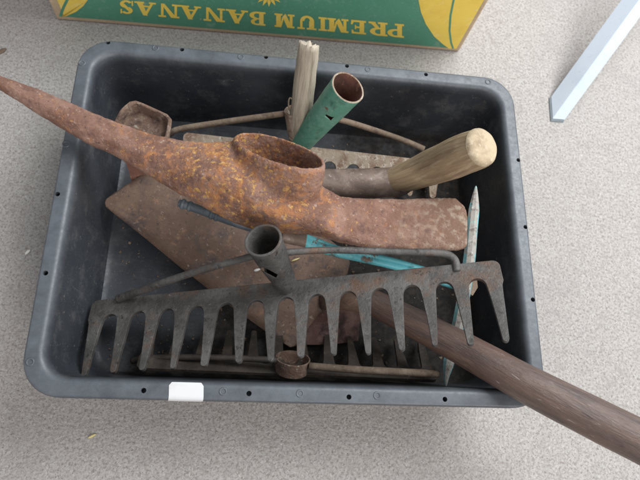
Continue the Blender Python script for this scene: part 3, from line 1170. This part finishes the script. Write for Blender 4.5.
TH_ = 0.13
G = {}
G['P'] = [rect(.12, 0, .40, 1), rect(0, 0, .54, TH_), rect(0, 1 - TH_, .55, 1), rect(.4, .40, .55, .52)] + arcband(.52, .70, .46, .30, -90, 90, .28, .13)
G['R'] = G['P'] + [[(.42, .46), (.66, .46), (1.02, 0), (.72, 0)], rect(.66, 0, 1.06, TH_)]
G['E'] = [rect(.12, 0, .42, 1), rect(0, 0, .95, TH_), rect(0, 1 - TH_, .92, 1), rect(.4, .44, .70, .56), rect(.64, .34, .72, .66),
          [(.95, 0), (.98, .32), (.88, .32), (.78, .12), (.78, 0)], [(.92, 1), (.94, .70), (.85, .70), (.76, .88), (.76, 1)]]
G['M'] = [rect(.10, 0, .24, 1), rect(0, 0, .34, TH_), rect(0, 1 - TH_, .26, 1), [(.10, 1), (.36, 1), (.60, .22), (.48, 0), (.44, 0)],
          [(.48, 0), (.62, .25), (.74, 1), (.66, 1)], rect(.68, 0, .92, 1), rect(.60, 0, 1.0, TH_), rect(.76, 1 - TH_, 1.0, 1)]
G['I'] = [rect(.25, 0, .75, 1), rect(0, 0, 1, TH_), rect(0, 1 - TH_, 1, 1)]
G['U'] = [rect(.12, .36, .38, 1), rect(0, 1 - TH_, .50, 1), rect(.72, .36, .84, 1), rect(.60, 1 - TH_, .98, 1)] + arcband(.48, .38, .36, .40, 180, 360, .22, .16)
G['B'] = [rect(.12, 0, .40, 1), rect(0, 0, .56, TH_), rect(0, 1 - TH_, .56, 1), rect(.4, .46, .56, .57)] + arcband(.54, .755, .38, .245, -90, 90, .24, .12) + \
         arcband(.54, .28, .46, .28, -90, 90, .28, .13)
G['A'] = [[(.10, 0), (.22, 0), (.54, .80), (.46, 1)], [(.40, 1), (.62, 1), (.98, 0), (.68, 0)], rect(.28, .26, .74, .37), rect(0, 0, .34, TH_ * .9), rect(.58, 0, 1.06, TH_ * .9)]
G['N'] = [rect(.12, 0, .24, 1), rect(0, 0, .36, TH_), rect(0, 1 - TH_, .28, 1), [(.12, 1), (.40, 1), (.88, 0), (.72, 0)], rect(.76, 0, .88, 1), rect(.64, 1 - TH_, 1, 1)]
G['S'] = arcband(.48, .72, .40, .28, 30, 250, .24, .13) + arcband(.50, .28, .44, .29, -150, 95, .26, .13) + \
         [[(.16, .74), (.34, .80), (.86, .34), (.62, .26)], rect(.80, .66, .90, 1), rect(.06, 0, .16, .36)]
cells = [('P', 404, 387), ('R', 387.5, 369.5), ('E', 366, 350.5), ('M', 348.5, 327.5), ('I', 327, 318.5), ('U', 316.5, 297), ('M', 294.5, 274.5),
         ('B', 265.5, 249.5), ('A', 248, 227), ('N', 225, 203.5), ('A', 201, 180.5), ('N', 179.5, 158.5), ('A', 156, 135.5), ('S', 134, 119)]
polys = []
for ch, xr, xl in cells:
    def ln(x):
        return 0.5 + (x - 127) * 0.0865
    ub, vb = uv_of(xr, ln(xr) - 0.5)        # baseline end (upper in the picture)
    ub2, vb2 = uv_of(xl, ln(xl) - 0.5)
    ut, vt = uv_of(xr, ln(xr) + 13.0)
    ut2, vt2 = uv_of(xl, ln(xl) + 13.0)
    for poly in G[ch]:
        o = []
        for gx, gy in poly:
            b_ = Vector((ub, vb)).lerp(Vector((ub2, vb2)), gx)
            t_ = Vector((ut, vt)).lerp(Vector((ut2, vt2)), gx)
            o.append(tuple(b_.lerp(t_, gy)))
        polys.append(o)
flat('lettering', polys, M_boxyellow, 0.0006)
# leaf emblem over the lettering
em = []
for k, ang in enumerate((-75, -50, -25, 0, 25, 50, 75)):
    c = Vector(uv_of(269, -6))
    tip = Vector(uv_of(269 + 15 * math.sin(R_(ang)), -6 + 12.5 * math.cos(R_(ang))))
    d = (tip - c)
    nn_ = Vector((-d.y, d.x)).normalized() * 0.0022
    em.append([tuple(c), tuple(c + d * .6 + nn_), tuple(tip), tuple(c + d * .6 - nn_)])
flat('leaf_emblem', em, M_boxyellow, 0.0006)

# ------------------------------------------------------------------ metal trestle leg (top right)
K = P(550.5, 121.5, 0.0)
d = Vector((0.515, 0.76, 0.42)).normalized()
tr = empty('metal_trestle', K, 'white painted metal leg standing on the floor right of the tray', 'metal leg')
lu_ = P(549, 99, 0) - K
fu = P(563, 122.5, 0) - K
Lg = 0.62


def post(name, K, d, a, b, L, mat, start=0.0):
    bm = bmesh.new()
    fp = [K, K + a, K + a + b, K + b]
    lo = [bm.verts.new(q + d * start) for q in fp]
    hi = [bm.verts.new(q + d * L) for q in fp]
    bm.faces.new(lo)
    bm.faces.new(hi)
    for i in range(4):
        bm.faces.new((lo[i], lo[(i + 1) % 4], hi[(i + 1) % 4], hi[i]))
    bmesh.ops.bevel(bm, geom=bm.edges[:], offset=0.0006, segments=1, affect='EDGES')
    return link(name, bm_me(bm), mat, tr, smooth=False)


post('leg', K + Vector((0, 0, 0.0005)), d, lu_, fu, Lg, M_white, 0.004)
post('foot_cap', K + Vector((-0.0012, -0.001, 0.0004)), d, lu_ + Vector((0, .001, 0)), fu + Vector((.0012, 0, 0)), 0.0035, M_rubber)
d2 = Vector((0.515, 0.76, -0.42)).normalized()
post('leg', K + d * Lg, d2, lu_, fu, Lg, M_white, -0.004)

# ------------------------------------------------------------------ small debris
def flake(name, px, py, z, L, W, ang, mat, label, group=None):
    c = P(px, py, z)
    bm = bmesh.new()
    n = 9
    top_, bot = [], []
    for k in range(n):
        a = 2 * math.pi * k / n
        r = 1 + 0.25 * noise.noise(Vector((k * 2.1, px, py)))
        x, y = L * r * math.cos(a), W * r * math.sin(a)
        q = Vector((x * math.cos(ang) - y * math.sin(ang), x * math.sin(ang) + y * math.cos(ang), 0))
        top_.append(bm.verts.new(c + q * .8 + Vector((0, 0, 0.0012))))
        bot.append(bm.verts.new(c + q))
    bm.faces.new(top_)
    bm.faces.new(bot)
    for k in range(n):
        bm.faces.new((bot[k], bot[(k + 1) % n], top_[(k + 1) % n], top_[k]))
    return link(name, bm_me(bm), mat, None, label=label, cat='debris', loc=c, group=group)


flake('paint_chip', 28, 252, 0.0004, 0.0042, 0.0018, 0.9, M_chip, 'small white chip lying on the floor left of the tray')
flake('straw_bit', 92, 436, 0.0004, 0.0050, 0.0015, 0.5, M_straw, 'yellowish straw bit on the floor below the tray')
flake('dark_leaf', 2, 51, 0.0004, 0.0065, 0.0030, 0.8, M_olive, 'dry brown leaf scrap on the floor at the far left')
qs = PP(257, 270, pa, NS)
flake('paint_chip', 257, 270, qs.z + 0.002, 0.0042, 0.0016, 0.35, M_chip, 'small white chip on the spade blade left of the rake socket')
qs = PP(296, 261, pa, NS)
flake('straw_bit', 296, 259.5, qs.z + 0.002, 0.0060, 0.0012, 0.42, M_straw, 'thin yellow straw on the spade blade right of the rake socket')

# soil and rust crumbs scattered in the tray
bm = bmesh.new()
for k in range(900):
    x, y = random.uniform(-.205, .205), random.uniform(-.148, .148)
    r = random.choice((.0005, .0007, .0009, .0012, .0018)) * random.uniform(.7, 1.2)
    c = Vector((x, y, 0.005 + r * .5))
    vs = [bm.verts.new(c + Vector((random.gauss(0, 1), random.gauss(0, 1), random.gauss(0, .6))).normalized() * r) for _ in range(7)]
    bmesh.ops.convex_hull(bm, input=vs)
me = bpy.data.meshes.new('m')
bm.to_mesh(me)
bm.free()
link('soil_crumbs', me, M_olive, None, smooth=False, label='brown soil and rust crumbs scattered over the tray floor', cat='crumbs', kind='stuff')
